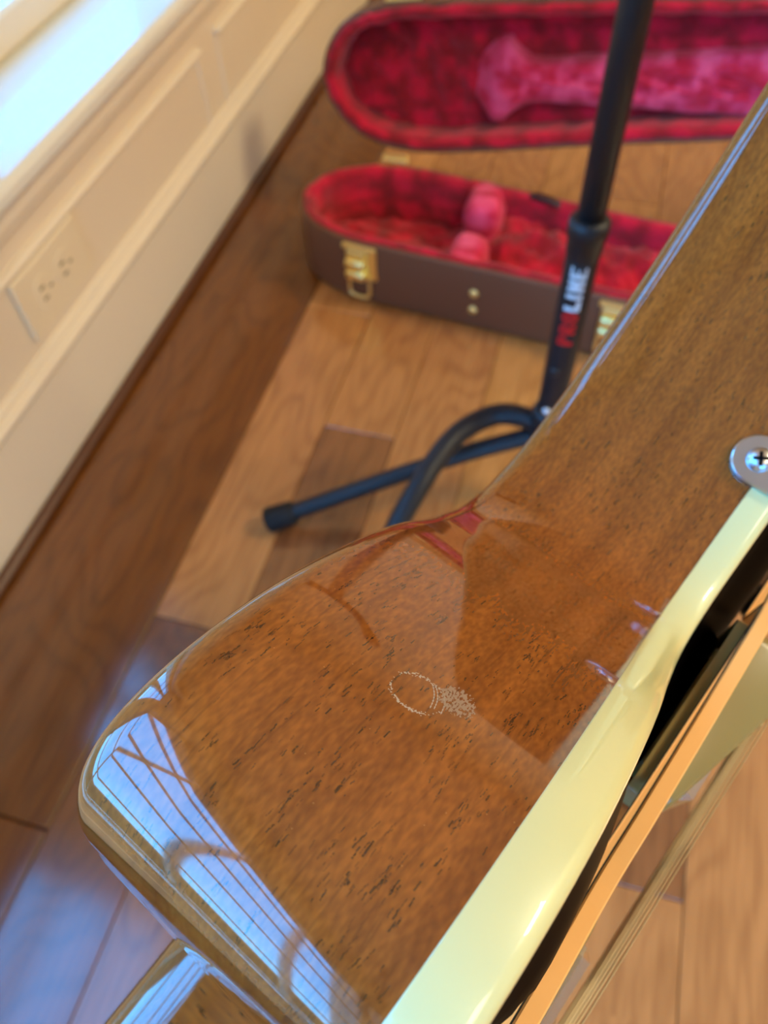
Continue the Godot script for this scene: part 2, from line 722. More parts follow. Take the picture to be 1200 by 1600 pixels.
func windows() -> void:
	var names := ["window_1", "window_2", "window_3"]
	var labels := ["narrow white window above the sill farthest along the left wall", "narrow white window in the middle of the left wall", "wide white gridded window of the left wall nearest the photographer"]
	var grid := [[1, 2], [2, 5], [4, 5]]
	var k := 0
	for o in openings():
		window(names[k], labels[k], Transform3D(Basis(Vector3.UP, PI / 2), Vector3(-0.617, 0.3055, (o[0] + o[1]) / 2)), o[1] - o[0], 1.795, grid[k][0], grid[k][1])
		k += 1
	window("window_4", "wide window behind the photographer", Transform3D(Basis(Vector3.UP, PI), Vector3(1.25, 0.5, 2.86)), 2.1, 1.6, 3, 2)


func window(called: String, label: String, t: Transform3D, w: float, h: float, nx: int, ny: int) -> void:
	var n := Node3D.new()
	n.name = called
	add_child(n)
	n.transform = t
	struct(n, label, "window")
	var f := MB.new()
	var r := 0.036
	f.box(at(0, r / 2, 0), Vector3(w, r, 0.035), 0.004)
	f.box(at(0, h - r / 2, 0), Vector3(w, r, 0.035), 0.004)
	for s in [-1, 1]:
		f.box(at(s * (w - r) / 2, h / 2, 0), Vector3(r, h - 2 * r, 0.035), 0.004)
	obj("frame", f.done(), M.trim, n)
	var iw := w - 2 * r
	var ih := h - 2 * r
	if called == "window_1":  # unseen blind, added to keep sky reflections off the floor
		var bl := MB.new()
		bl.box(at(0, 0.93, 0.030), Vector3(w - 0.012, 1.62, 0.0014))
		bl.box(at(0, 0.125, 0.030), Vector3(w - 0.012, 0.022, 0.008), 0.003)
		bl.tube(PackedVector3Array([Vector3(-w / 2 + 0.006, 1.755, 0.032), Vector3(w / 2 - 0.006, 1.755, 0.032)]), same(0.018, 2), 16)
		obj("added_blind", bl.done(), M.plaster, n)
	for i in range(1, nx):
		var b := MB.new()
		b.box(at(-iw / 2 + iw * i / nx, h / 2, 0), Vector3(0.026, ih, 0.024), 0.003)
		obj("muntin", b.done(), M.trim, n)
	for j in range(1, ny):
		var b := MB.new()
		b.box(at(0, r + ih * j / ny, 0), Vector3(iw, 0.024, 0.022), 0.003)
		obj("muntin", b.done(), M.trim, n)
	for i in nx:
		for j in ny:
			var b := MB.new()
			var cw := iw / nx
			var ch := ih / ny
			var cx := -iw / 2 + cw * (i + 0.5)
			var cy := r + ch * (j + 0.5)
			b.quad(Vector3(cx - cw / 2, cy - ch / 2, 0), Vector3(cx + cw / 2, cy - ch / 2, 0), Vector3(cx + cw / 2, cy + ch / 2, 0), Vector3(cx - cw / 2, cy + ch / 2, 0), -1)
			obj("pane", b.done(Vector3(0, 0, 1)), M.glass, n)


func outlet() -> void:
	var o := thing("wall_outlet", "cream duplex power outlet mounted sideways on the panelled wall above the baseboard", "outlet", at(WALL_X, 0.179, -0.518))
	var b := MB.new()
	b.box(at(0.0025, 0, 0), Vector3(0.006, 0.068, 0.120), 0.0025)
	obj("plate", b.done(), M.plastic, o)
	for s in [-1, 1]:
		var r := MB.new()
		var pl := PackedVector2Array()
		for k in 24:
			var an := TAU * k / 24
			pl.append(Vector2(clampf(cos(an) * 0.0175, -0.0145, 0.0145), sin(an) * 0.0175))
		r.prism(pl, func(p, h): return Vector3(h, p.y, p.x + s * 0.0195), 0.004, 0.0062, 0.0004)
		var ro := obj("receptacle", r.done(), M.plastic, o)
		for q in [[0.006, 0.004], [-0.006, 0.004], [0.0, -0.009]]:
			var t := MB.new()
			t.box(at(0.0063, q[0], s * 0.0195 + q[1]), Vector3(0.0008, 0.0028, 0.0075 if q[1] > 0 else 0.005), 0.0002)
			obj("slot", t.done(), M.slot, ro)
	var sc := MB.new()
	sc.lathe(Transform3D(Basis(Vector3.FORWARD, PI / 2), Vector3(0.0052, 0, 0)), [[0.0, -0.001], [0.003, -0.001], [0.003, 0.0008], [0.0, 0.0013]], 14)
	obj("screw", sc.done(), M.plastic, o)


# ---------------------------------------------------------------- guitar case
func case_outline() -> PackedVector2Array:
	var P := []
	for p in [[-0.022, 0.014], [0.03, 0.0105], [0.10, 0.019], [0.18, 0.032], [0.27, 0.047], [0.36, 0.060], [0.46, 0.074], [0.54, 0.072], [0.61, 0.050], [0.69, 0.012], [0.78, -0.002], [0.88, 0.0], [0.98, 0.03], [1.04, 0.10], [1.055, 0.20], [1.035, 0.31], [0.97, 0.395], [0.88, 0.425], [0.78, 0.415], [0.70, 0.365], [0.62, 0.295], [0.54, 0.247], [0.45, 0.229], [0.36, 0.221], [0.25, 0.211], [0.14, 0.199], [0.04, 0.188], [-0.025, 0.178], [-0.075, 0.153], [-0.101, 0.113], [-0.100, 0.072], [-0.070, 0.034]]:
		P.append(Vector2(p[0], p[1]))
	return spline(P, 6, true)


func case() -> void:
	var c := thing("guitar_case", "open brown guitar case with plush red lining and brass latches on the floor", "guitar case", at(-0.264, 0, -0.94))
	var pl := case_outline()
	var base := obj("base_shell", shell(pl, 0.091), M.tolex, c)
	var lin := func(u: float, v: float) -> float:
		var y := 0.022 + 0.012 * smoothstep(0.06, 0.11, u)
		if u > 0.12:
			y = lerpf(y, 0.062, smoothstep(0.12, 0.17, u))
			y -= 0.024 * exp(-pow((v - 0.13 - 0.03 * u) / 0.028, 2.0))
		return y
	var bl := obj("lining", lining(pl, 0.091, 0.019, lin, 0.006, 0.62, 3), M.plush, base)
	bl.set_meta("label", "plush red lining of the lower half")
	# the two padded lobes that carry the neck
	for q in [[Vector3(0.130, 0.058, 0.050), Vector3(0.026, 0.036, 0.036), 0.10], [Vector3(0.128, 0.055, 0.155), Vector3(0.025, 0.034, 0.040), 0.12]]:
		var b := MB.new()
		blob(b, q[0], q[1], 0.0022, int(q[2] * 100))
		obj("neck_rest", b.done(), M.plush_pale, base)
	# leather pull and the brass furniture
	var st := MB.new()
	st.tube(path3([Vector3(0.178, 0.060, 0.042), Vector3(0.186, 0.088, 0.044), Vector3(0.205, 0.093, 0.050), Vector3(0.228, 0.084, 0.052), Vector3(0.236, 0.062, 0.052)], 5), same(0.006, 21), 8)
	obj("pull_strap", st.done(), M.leather, base)
	for u in [0.0, 0.315]:
		latch(c, pl, u)
	for y in [0.055, 0.030]:
		var fr := front(pl, 0.147)
		var b := MB.new()
		b.lathe(fr * Transform3D(Basis(Vector3.RIGHT, PI / 2), Vector3(0, y, 0)), [[0.0, -0.002], [0.0058, -0.002], [0.0056, 0.001], [0.0042, 0.0026], [0.0, 0.0034]], 16)
		obj("rivet", b.done(), M.brass, c)
	# hinge
	var hg := MB.new()
	hg.box(at(-0.002, 0.098, 0.008), Vector3(0.034, 0.008, 0.005), 0.0015)
	hg.tube(PackedVector3Array([Vector3(-0.019, 0.095, 0.0105), Vector3(0.015, 0.095, 0.0105)]), same(0.003, 2), 10)
	obj("hinge", hg.done(), M.brass, c)
	# the lid stands behind on its hinges, leaning back by ten degrees
	var ti := deg_to_rad(10.0)
	var n := Vector3(0, sin(ti), cos(ti))
	var t := Transform3D(Basis(Vector3.RIGHT, n, Vector3(0, -cos(ti), sin(ti))), Vector3(0, 0.092, 0) - n * 0.058)
	var ml := PackedVector2Array()
	for p in pl:
		var v := lerpf(p.y, p.y * 0.94 + 0.002, clampf((p.y - 0.15) / 0.08, 0.0, 1.0))
		ml.append(Vector2(p.x, -v))
	ml.reverse()
	var lid := obj("lid_shell", shell(ml, 0.058), M.tolex, c, t)
	var quilt := noise(77, 55.0, 2)
	var ll := func(u: float, v: float) -> float:
		return 0.0165 + 0.004 * sin(u * 21.0) * sin(v * 33.0)
	var lo := obj("lining", lining(ml, 0.058, 0.006, ll, 0.005, 0.8, 9), M.plush, lid)
	lo.set_meta("label", "plush red lining of the raised lid with a padded centre strip")
	var pd := MB.new()
	var prow := []
	for k in 41:
		var u := lerpf(0.088, 0.64, k / 40.0)
		var hw := 0.024 + 0.055 * maxf(0.0, u - 0.16) + 0.030 * exp(-pow((u - 0.118) / 0.026, 2.0))
		var v := -(0.096 + 0.085 * (u - 0.1))
		var e := minf(1.0, minf(k, 40 - k) / 2.5 + 0.05)
		var row := PackedVector3Array()
		for q in 21:
			var x := -1.0 + q / 10.0
			var y := 0.014 + 0.030 * e * pow(maxf(0.0, 1.0 - pow(absf(x), 5.0)), 0.6) + 0.005 * quilt.get_noise_2d(u, x * hw)
			row.append(Vector3(u, y, v + x * hw * (0.7 + 0.3 * e)))
		prow.append(row)
	pd.strip(prow, false, false, 1)
	obj("neck_pad", pd.done(Vector3.UP), M.plush_pale, lid)
	for u in [0.0, 0.315]:
		var fr := front(ml, u, true)
		var b := MB.new()
		b.box(fr * at(0, 0.043, 0.002), Vector3(0.044, 0.026, 0.004), 0.0012)
		b.tube(PackedVector3Array([fr * Vector3(-0.012, 0.050, 0.006), fr * Vector3(0.012, 0.050, 0.006)]), same(0.004, 2), 10)
		obj("latch_keeper", b.done(), M.brass, lid)


# the tallest outline point at u: a frame with x along the edge, y up, z outward
func front(pl: PackedVector2Array, u: float, low := false) -> Transform3D:
	var best := Vector2(u, 9.0 if low else -9.0)
	var dir := Vector2(1, 0)
	for i in pl.size():
		var a := pl[i]
		var b := pl[(i + 1) % pl.size()]
		if (a.x - u) * (b.x - u) <= 0.0 and absf(a.x - b.x) > 1e-6:
			var v := lerpf(a.y, b.y, (u - a.x) / (b.x - a.x))
			if (v < best.y) if low else (v > best.y):
				best.y = v
				dir = (b - a).normalized()
	if (dir.x < 0.0) != low:
		dir = -dir
	var x := Vector3(dir.x, 0, dir.y)
	return Transform3D(Basis(x, Vector3.UP, x.cross(Vector3.UP)), Vector3(best.x, 0, best.y))


func latch(c: Node, pl: PackedVector2Array, u: float) -> void:
	var f := front(pl, u)
	var p := MB.new()
	p.box(f * at(0.002, 0.063, 0.0015), Vector3(0.040, 0.046, 0.003), 0.001)
	p.box(f * at(0, 0.0845, 0.003), Vector3(0.044, 0.006, 0.006), 0.001)
	var o := obj("latch", p.done(), M.brass, c)
	var h := MB.new()
	h.box(f * at(-0.004, 0.075, 0.005), Vector3(0.026, 0.012, 0.006), 0.002)
	for y in [0.064, 0.048]:
		var row := []
		for e in [[-0.0175, 0.3], [-0.016, 0.85], [-0.014, 1.0], [0.006, 1.0], [0.008, 0.85], [0.0095, 0.3]]:
			var r := PackedVector3Array()
			for k in 14:
				var an := TAU * k / 14
				r.append(f * Vector3(e[0], y + cos(an) * 0.0078 * e[1], 0.0075 + sin(an) * 0.0065 * e[1]))
			row.append(r)
		h.strip(row, true)
		h.fan(row[0], true)
		h.fan(row[-1])
	obj("hasp", h.done(), M.brass, o)
	var w := MB.new()
	var loop := path3([Vector3(0.012, 0.046, 0.004), Vector3(0.013, 0.028, 0.005), Vector3(0.011, 0.017, 0.006), Vector3(0.0, 0.0145, 0.0065), Vector3(-0.013, 0.017, 0.006), Vector3(-0.015, 0.028, 0.005), Vector3(-0.014, 0.046, 0.004)], 5)
	for i in loop.size():
		loop[i] = f * loop[i]
	w.tube(loop, same(0.0022, loop.size()), 8)
	obj("loop", w.done(), M.brass, o)


func ring_at(pl: PackedVector2Array, inset: float, y: float) -> PackedVector3Array:
	var q := MB.inset(pl, inset)
	var r := PackedVector3Array()
	for p in q:
		r.append(Vector3(p.x, y, p.y))
	return r


func ccw(pl: PackedVector2Array) -> PackedVector2Array:
	var q := pl.duplicate()
	if Geometry2D.is_polygon_clockwise(q):
		q.reverse()
	return q


func shell(outline: PackedVector2Array, h: float) -> ArrayMesh:
	var pl := ccw(outline)
	var b := MB.new()
	var rows := []
	for e in [[0.012, 0.0], [0.004, 0.0012], [0.0008, 0.005], [0.0, 0.010], [0.0, h - 0.004], [0.0008, h - 0.001], [0.003, h], [0.0062, h - 0.001], [0.0068, h - 0.006], [0.0068, 0.006]]:
		rows.append(ring_at(pl, e[0], e[1]))
	b.strip(rows, true)
	for q in [[0.012, 0.0, 1], [0.0068, 0.006, 0]]:
		var r := MB.inset(pl, q[0])
		var ix := Geometry2D.triangulate_polygon(r)
		for i in range(0, ix.size(), 3):
			var a: Vector2 = r[ix[i]]
			var c: Vector2 = r[ix[i + 1]]
			var d: Vector2 = r[ix[i + 2]]
			if ((c - a).cross(d - a) > 0.0) != (q[2] == 1):
				var t := c
				c = d
				d = t
			b.tri(Vector3(a.x, q[1], a.y), Vector3(d.x, q[1], d.y), Vector3(c.x, q[1], c.y), -1)
	return b.done()


func lining(outline: PackedVector2Array, h: float, floor_y: float, height: Callable, cell: float, u_most: float, sd: int) -> ArrayMesh:
	var pl := ccw(outline)
	var nz := noise(sd, 26.0, 3)
	var b := MB.new()
	var rows := []
	for e in [[0.0055, h - 0.008], [0.0050, h - 0.0005], [0.0072, h + 0.0022], [0.0115, h + 0.0028], [0.0160, h + 0.0008], [0.0190, h - 0.005], [0.0200, h - 0.014], [0.0195, floor_y + 0.01], [0.0190, floor_y - 0.006]]:
		var r := ring_at(pl, e[0], e[1])
		for i in r.size():
			r[i] += Vector3(nz.get_noise_2d(r[i].x * 1.3, r[i].z * 1.3), 0.3 * nz.get_noise_2d(r[i].z * 2.0, r[i].x * 2.0), nz.get_noise_2d(r[i].z + 7.0, r[i].x)) * 0.0028
		rows.append(r)
	b.strip(rows, true)
	var lim := MB.inset(pl, 0.013)
	var lo := Vector2(9, 9)
	var hi := Vector2(-9, -9)
	for p in lim:
		lo = lo.min(p)
		hi = hi.max(p)
	var nx := int((hi.x - lo.x) / cell) + 1
	var ny := int((hi.y - lo.y) / cell) + 1
	var ins := {}
	var pos := {}
	for i in nx + 1:
		for j in ny + 1:
			var p := lo + Vector2(i, j) * cell
			var k := Vector2i(i, j)
			ins[k] = Geometry2D.is_point_in_polygon(p, lim)
			pos[k] = Vector3(p.x, height.call(p.x, p.y) + (0.0085 if u_most < 0.7 or p.x < 0.16 else 0.005) * (1.6 if p.x > 0.16 and u_most < 0.7 else 1.0) * nz.get_noise_2d(p.x, p.y), p.y)
	for i in nx:
		for j in ny:
			var k := Vector2i(i, j)
			if ins[k] and ins[k + Vector2i(1, 0)] and ins[k + Vector2i(1, 1)] and ins[k + Vector2i(0, 1)]:
				b.quad(pos[k], pos[k + Vector2i(0, 1)], pos[k + Vector2i(1, 1)], pos[k + Vector2i(1, 0)], 4)
	return b.done(Vector3.UP)


func blob(b: MB, c: Vector3, r: Vector3, rough: float, sd: int) -> void:
	var nz := noise(sd, 40.0, 2)
	var rows := []
	var ex := 0.62
	for i in 17:
		var la := -PI / 2 + PI * i / 16.0
		var row := PackedVector3Array()
		for k in 28:
			var lo := TAU * k / 28.0
			var cl := signf(cos(la)) * pow(absf(cos(la)), ex)
			var d := Vector3(cl * signf(cos(lo)) * pow(absf(cos(lo)), ex), signf(sin(la)) * pow(absf(sin(la)), ex), -cl * signf(sin(lo)) * pow(absf(sin(lo)), ex))
			var p := c + d * r
			row.append(p + d * rough * nz.get_noise_3dv(p))
		rows.append(row)
	b.strip(rows, true)


# ---------------------------------------------------------------- guitar stand
func stand() -> void:
	var s := thing("guitar_stand", "black tubular guitar stand with rubber feet in front of the open case", "guitar stand", at(0, 0, -0.5))
	var b := MB.new()
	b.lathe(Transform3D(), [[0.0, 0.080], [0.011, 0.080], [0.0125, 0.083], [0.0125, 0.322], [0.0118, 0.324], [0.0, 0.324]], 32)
	var lower := obj("lower_tube", b.done(), M.sky_tinted_tube, s)
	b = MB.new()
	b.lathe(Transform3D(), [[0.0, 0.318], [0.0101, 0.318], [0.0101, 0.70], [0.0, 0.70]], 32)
	obj("upper_tube", b.done(), M.sky_tinted_tube, s)
	b = MB.new()
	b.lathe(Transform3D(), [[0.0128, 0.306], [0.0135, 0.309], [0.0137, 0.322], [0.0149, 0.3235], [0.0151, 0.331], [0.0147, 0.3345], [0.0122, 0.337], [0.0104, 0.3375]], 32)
	obj("collar", b.done(Vector3.UP), M.sky_tinted_tube, s)
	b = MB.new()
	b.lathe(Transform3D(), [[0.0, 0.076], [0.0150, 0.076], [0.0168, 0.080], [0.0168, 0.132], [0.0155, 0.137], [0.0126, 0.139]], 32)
	obj("leg_hub", b.done(Vector3.UP), M.sky_tinted_tube, s)
	for y in [[0.196, 0.0125], [0.146, 0.0128]]:
		b = MB.new()
		b.lathe(Transform3D(Basis(Vector3.RIGHT, PI / 2), Vector3(-0.003, y[0], y[1])).rotated_local(Vector3.UP, 0.0), [[0.0044, -0.001], [0.0042, 0.0012], [0.0026, 0.0026], [0.0, 0.0030]], 14)
		obj("screw", b.done(Vector3(0, 0, 1)), M.steel if y[0] < 0.17 else M.sky_tinted_tube, s)
	# legs: straight one to the left, a bent one towards the camera, one to the right
	var legs := [
		[Vector3(-0.012, 0.100, 0.004), Vector3(-0.09, 0.076, 0.034), Vector3(-0.243, 0.020, 0.102)],
		[Vector3(-0.008, 0.117, 0.0), Vector3(-0.038, 0.118, -0.002), Vector3(-0.060, 0.116, 0.008), Vector3(-0.080, 0.113, 0.031), Vector3(-0.093, 0.107, 0.060), Vector3(-0.104, 0.097, 0.094), Vector3(-0.117, 0.075, 0.135), Vector3(-0.140, 0.022, 0.222)],
		[Vector3(0.012, 0.100, 0.0), Vector3(0.09, 0.076, 0.012), Vector3(0.245, 0.020, 0.030)]]
	for i in 3:
		var q := path3(legs[i], 8)
		b = MB.new()
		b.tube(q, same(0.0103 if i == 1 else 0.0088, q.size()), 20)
		var leg := obj("leg", b.done(), M.sky_tinted_tube, s)
		var e: Vector3 = legs[i][-1]
		var d: Vector3 = (e - legs[i][-2]).normalized()
		b = MB.new()
		b.tube(PackedVector3Array([e - d * 0.014, e - d * 0.013, e - d * 0.010, e + d * 0.014, e + d * 0.0175, e + d * 0.019]), PackedFloat32Array([0.0095, 0.0115, 0.0125, 0.0138, 0.0125, 0.009]), 20)
		obj("rubber_foot", b.done(), M.rubber, leg)
	# neck yoke at the top, above the frame
	b = MB.new()
	b.tube(path3([Vector3(-0.055, 0.735, 0.055), Vector3(-0.05, 0.722, 0.02), Vector3(-0.03, 0.71, 0.0), Vector3(0, 0.705, -0.004), Vector3(0.03, 0.71, 0.0), Vector3(0.05, 0.722, 0.02), Vector3(0.055, 0.735, 0.055)], 6), same(0.008, 37), 14)
	obj("neck_yoke", b.done(), M.rubber, s)
	# the lettering, wrapped round the tube and read upwards
	var glyph := {
		"P": ["####.", "##.##", "##.##", "####.", "##...", "##...", "##..."], "R": ["####.", "##.##", "##.##", "####.", "####.", "##.##", "##.##"],
		"O": [".###.", "##.##", "##.##", "##.##", "##.##", "##.##", ".###."], "L": ["##...", "##...", "##...", "##...", "##...", "#####", "#####"],
		"I": [".##..", ".##..", ".##..", ".##..", ".##..", ".##..", ".##.."], "N": ["##.##", "##.##", "#####", "#####", "#####", "##.##", "##.##"],
		"E": ["#####", "##...", "##...", "####.", "##...", "##...", "#####"]}
	var y := 0.2265
	for ch in "PROLINE":
		b = MB.new()
		var cw := 0.0020
		var adv := 0.0118 if ch != "I" else 0.0069
		for r in 7:
			for c in 5:
				if glyph[ch][r][c] != "#":
					continue
				# letter tops face left; columns climb the tube
				var y0 := y + (c - (1 if ch == "I" else 0)) * cw
				var q := []
				for e in [[0, 0], [1, 0], [1, 1], [0, 1]]:
					var an: float = -0.50 + (r + e[0]) * 1.0 / 7.0
					q.append(Vector3(sin(an) * 0.01265, y0 + e[1] * cw, cos(an) * 0.01265))
				b.quad(q[0], q[1], q[2], q[3], 1)
		obj("letter", b.done(Vector3(0, 0, 1)), M.print_red if ch in "PRO" else M.print_white, lower)
		y += adv


# ---------------------------------------------------------------- guitar
# local axes in metres: x towards the treble side (up here), y along the neck, z out of the top
var outline := PackedVector2Array()   # (x, y), counter-clockwise


func body_outline() -> PackedVector2Array:
	var P := []
	for p in [[-62, 36], [-50, 39.5], [-36.8, 42.6], [-20.9, 48.8], [-7.6, 59.7], [1, 72.6], [3.8, 85.4], [1.6, 96.4], [-1.3, 106.3], [-6.5, 114], [-14.6, 117.4], [-25.9, 116.3], [-40.1, 110.2], [-53.6, 100.7], [-67.2, 88.1], [-80.1, 71.8], [-93, 59.3], [-108.9, 55.1], [-128.8, 59], [-144.8, 65.5], [-161.2, 73.7], [-175.1, 82.3], [-189.1, 92], [-201.7, 100.6], [-215.6, 110.2], [-242, 128], [-270, 145], [-299, 157], [-330, 158], [-365, 143], [-395, 112], [-412, 70], [-418, 20], [-416, -40], [-402, -95], [-372, -142], [-335, -165], [-295, -170], [-250, -158], [-210, -130], [-170, -104], [-130, -93], [-95, -98], [-60, -111], [-25, -115], [2, -100], [13, -75], [13, -50], [4, -25], [-25, 5], [-50, 25]]:
		P.append(Vector2(p[1], p[0]) * 0.001)
	var o := spline(P, 8, true)
	if Geometry2D.is_polygon_clockwise(o):
		o.reverse()
	return o


func bind_h(y: float) -> float:
	return lerpf(0.0070, 0.0086, smoothstep(-0.11, -0.03, y))


# the outline point at y on the treble side, as (x, y), and its outward normal
func rim_at(y: float) -> Array:
	var best := Vector2(-9, y)
	var n := Vector2(1, 0)
	var c := outline.size()
	for i in c:
		var a := outline[i]
		var b := outline[(i + 1) % c]
		if (a.y - y) * (b.y - y) <= 0.0 and absf(a.y - b.y) > 1e-7:
			var x := lerpf(a.x, b.x, (y - a.y) / (b.y - a.y))
			if x > best.x:
				best.x = x
				var d := (b - a).normalized()
				n = Vector2(d.y, -d.x)
	return [best, n]


func guitar() -> void:
	outline = body_outline()
	var s := Vector3(0.0072, 0.9904, 0.1383).normalized()
	var a := Vector3(-0.4161, -0.1228, 0.901)
	a = (a - s * a.dot(s)).normalized()
	var t := s.cross(a)
	var o := Vector3(-0.0087, -0.1128 + CAM_HEIGHT, 0.0072) - s * 0.1
	var g := thing("electric_guitar", "glossy mahogany electric guitar with cream binding and a chipped lacquer horn, close to the lens", "guitar", Transform3D(Basis(s, a, t), o))
	var n := outline.size()

	# body: rim with a rounded back edge, and the back
	var prof := [[0.0, 0.0], [0.0, -0.0095], [0.0, -0.02], [0.0, -0.031], [0.0, -0.0425]]
	var rr := 0.0046
	for k in range(1, 9):
		var an := PI / 2 * k / 8.0
		prof.append([rr * (1.0 - cos(an)), -0.0425 - rr * sin(an)])
	var arc := PackedFloat32Array([0.0])
	for i in n:
		arc.append(arc[i] + outline[i].distance_to(outline[(i + 1) % n]))
	var b := MB.new()
	var rows := []
	var uvs := []
	for e in prof:
		var q := MB.inset(outline, e[0])
		var row := PackedVector3Array()
		var ur := PackedVector2Array()
		for p in q:
			row.append(Vector3(p.x, p.y, e[1]))
		for i in n + 1:
			ur.append(Vector2(arc[i] / 0.2, (e[1] - e[0]) / 0.05))
		rows.append(row)
		uvs.append(ur)
	b.strip(rows, true, false, 1, uvs)
	cap(b, MB.inset(outline, rr), -0.0425 - rr, true, 1)
	cap(b, outline, -0.0002, false, 2)
	var body := obj("body", b.done(), M.mahogany, g)
	body.set_meta("label", "glossy mahogany body with open dark pores")

	# binding
	b = MB.new()
	rows = []
	for e in [[0.0, 0.0, 0.0], [-0.00004, 0.0002, 0.0], [-0.00004, -0.0022, 1.0], [0.0003, -0.0011, 1.0], [0.0010, -0.0003, 1.0], [0.0020, 0.0, 1.0], [0.0032, -0.0001, 1.0], [0.0034, -0.0006, 1.0], [0.0034, 0.0, 0.0]]:
		var q := MB.inset(outline, e[0])
		var row := PackedVector3Array()
		for i in n:
			row.append(Vector3(q[i].x, q[i].y, e[1] + e[2] * bind_h(outline[i].y)))
		rows.append(row)
	b.strip(rows, true, true)
	obj("binding", b.done(), M.binding, g)

	# carved top
	obj("top", carved_top(), M.top, g)

	# pickguard on the treble side
	var pg := []
	for p in [[4, 72], [-19, 70], [-44, 61], [-58, 59], [-75, 56], [-99, 51], [-112, 47.8], [-130, 40], [-146, 33]]:
		pg.append(Vector2(p[1], p[0]) * 0.001)
	var gp := spline(pg, 6)
	for p in [[-148, 27], [-119, 27], [-116, 46], [6, 46]]:
		gp.append(Vector2(p[1], p[0]) * 0.001)
	b = MB.new()
	b.prism(gp, func(p, h): return Vector3(p.x, p.y, h), 0.0163, 0.0196, 0.0003)
	var gd := obj("pickguard", b.done(), M.guard, g)

	var back := MB.new()  # added dark sheet, stands in for the shade under the pickguard
	back.prism(MB.inset(ccw(gp), 0.0004), func(p, h): return Vector3(p.x, p.y, h), 0.0160, 0.01631)
	obj("shade_underlay", back.done(), M.rubber, gd)

	bracket(g)
	pickups(g)
	strings(g)
	neck(g)
	chip(body)


func cap(b: MB, q: PackedVector2Array, z: float, down: bool, sgroup: int) -> void:
	var ix := Geometry2D.triangulate_polygon(q)
	for i in range(0, ix.size(), 3):
		var p := [q[ix[i]], q[ix[i + 1]], q[ix[i + 2]]]
		if ((p[1] - p[0]).cross(p[2] - p[0]) < 0.0) != down:
			p.reverse()
		var u := []
		for k in 3:
			u.append(Vector2(p[k].y / 0.2, p[k].x / 0.05))
		b.tri(Vector3(p[0].x, p[0].y, z), Vector3(p[1].x, p[1].y, z), Vector3(p[2].x, p[2].y, z), sgroup, u[0], u[1], u[2])


func edge_distance(p: Vector2) -> float:
	var d := 9.0
	var n := outline.size()
	var i := 0
	while i < n:
		var c := Geometry2D.get_closest_point_to_segment(p, outline[i], outline[(i + 2) % n])
		d = minf(d, p.distance_squared_to(c))
		i += 2
	return sqrt(d)


func top_z(p: Vector2, d: float) -> float:
	return lerpf(bind_h(p.y) - 0.0006, 0.0154, smoothstep(0.002, 0.036, d))


func carved_top() -> ArrayMesh:
	var b := MB.new()
	var n := outline.size()
	var rows := []
	for e in [0.0032, 0.0050, 0.0070]:
		var q := MB.inset(outline, e)
		var row := PackedVector3Array()
		for i in n:
			row.append(Vector3(q[i].x, q[i].y, top_z(outline[i], e)))
		rows.append(row)
	b.strip(rows, true, false, 1)
	var cell := 0.004
	var pos := {}
	var ins := {}
	for i in range(-44, 45):
		for j in range(-106, 6):
			var p := Vector2(i, j) * cell
			var k := Vector2i(i, j)
			ins[k] = false
			if Geometry2D.is_point_in_polygon(p, outline):
				var d := edge_distance(p)
				ins[k] = d > 0.0036
				pos[k] = Vector3(p.x, p.y, top_z(p, d) - 0.00005)
	for k in pos:
		var r: Vector2i = k + Vector2i(1, 0)
		var u: Vector2i = k + Vector2i(0, 1)
		var c: Vector2i = k + Vector2i(1, 1)
		if ins[k] and ins.get(r, false) and ins.get(u, false) and ins.get(c, false):
			b.quad(pos[k], pos[r], pos[c], pos[u], 2)
	return b.done(Vector3(0, 0, 1))


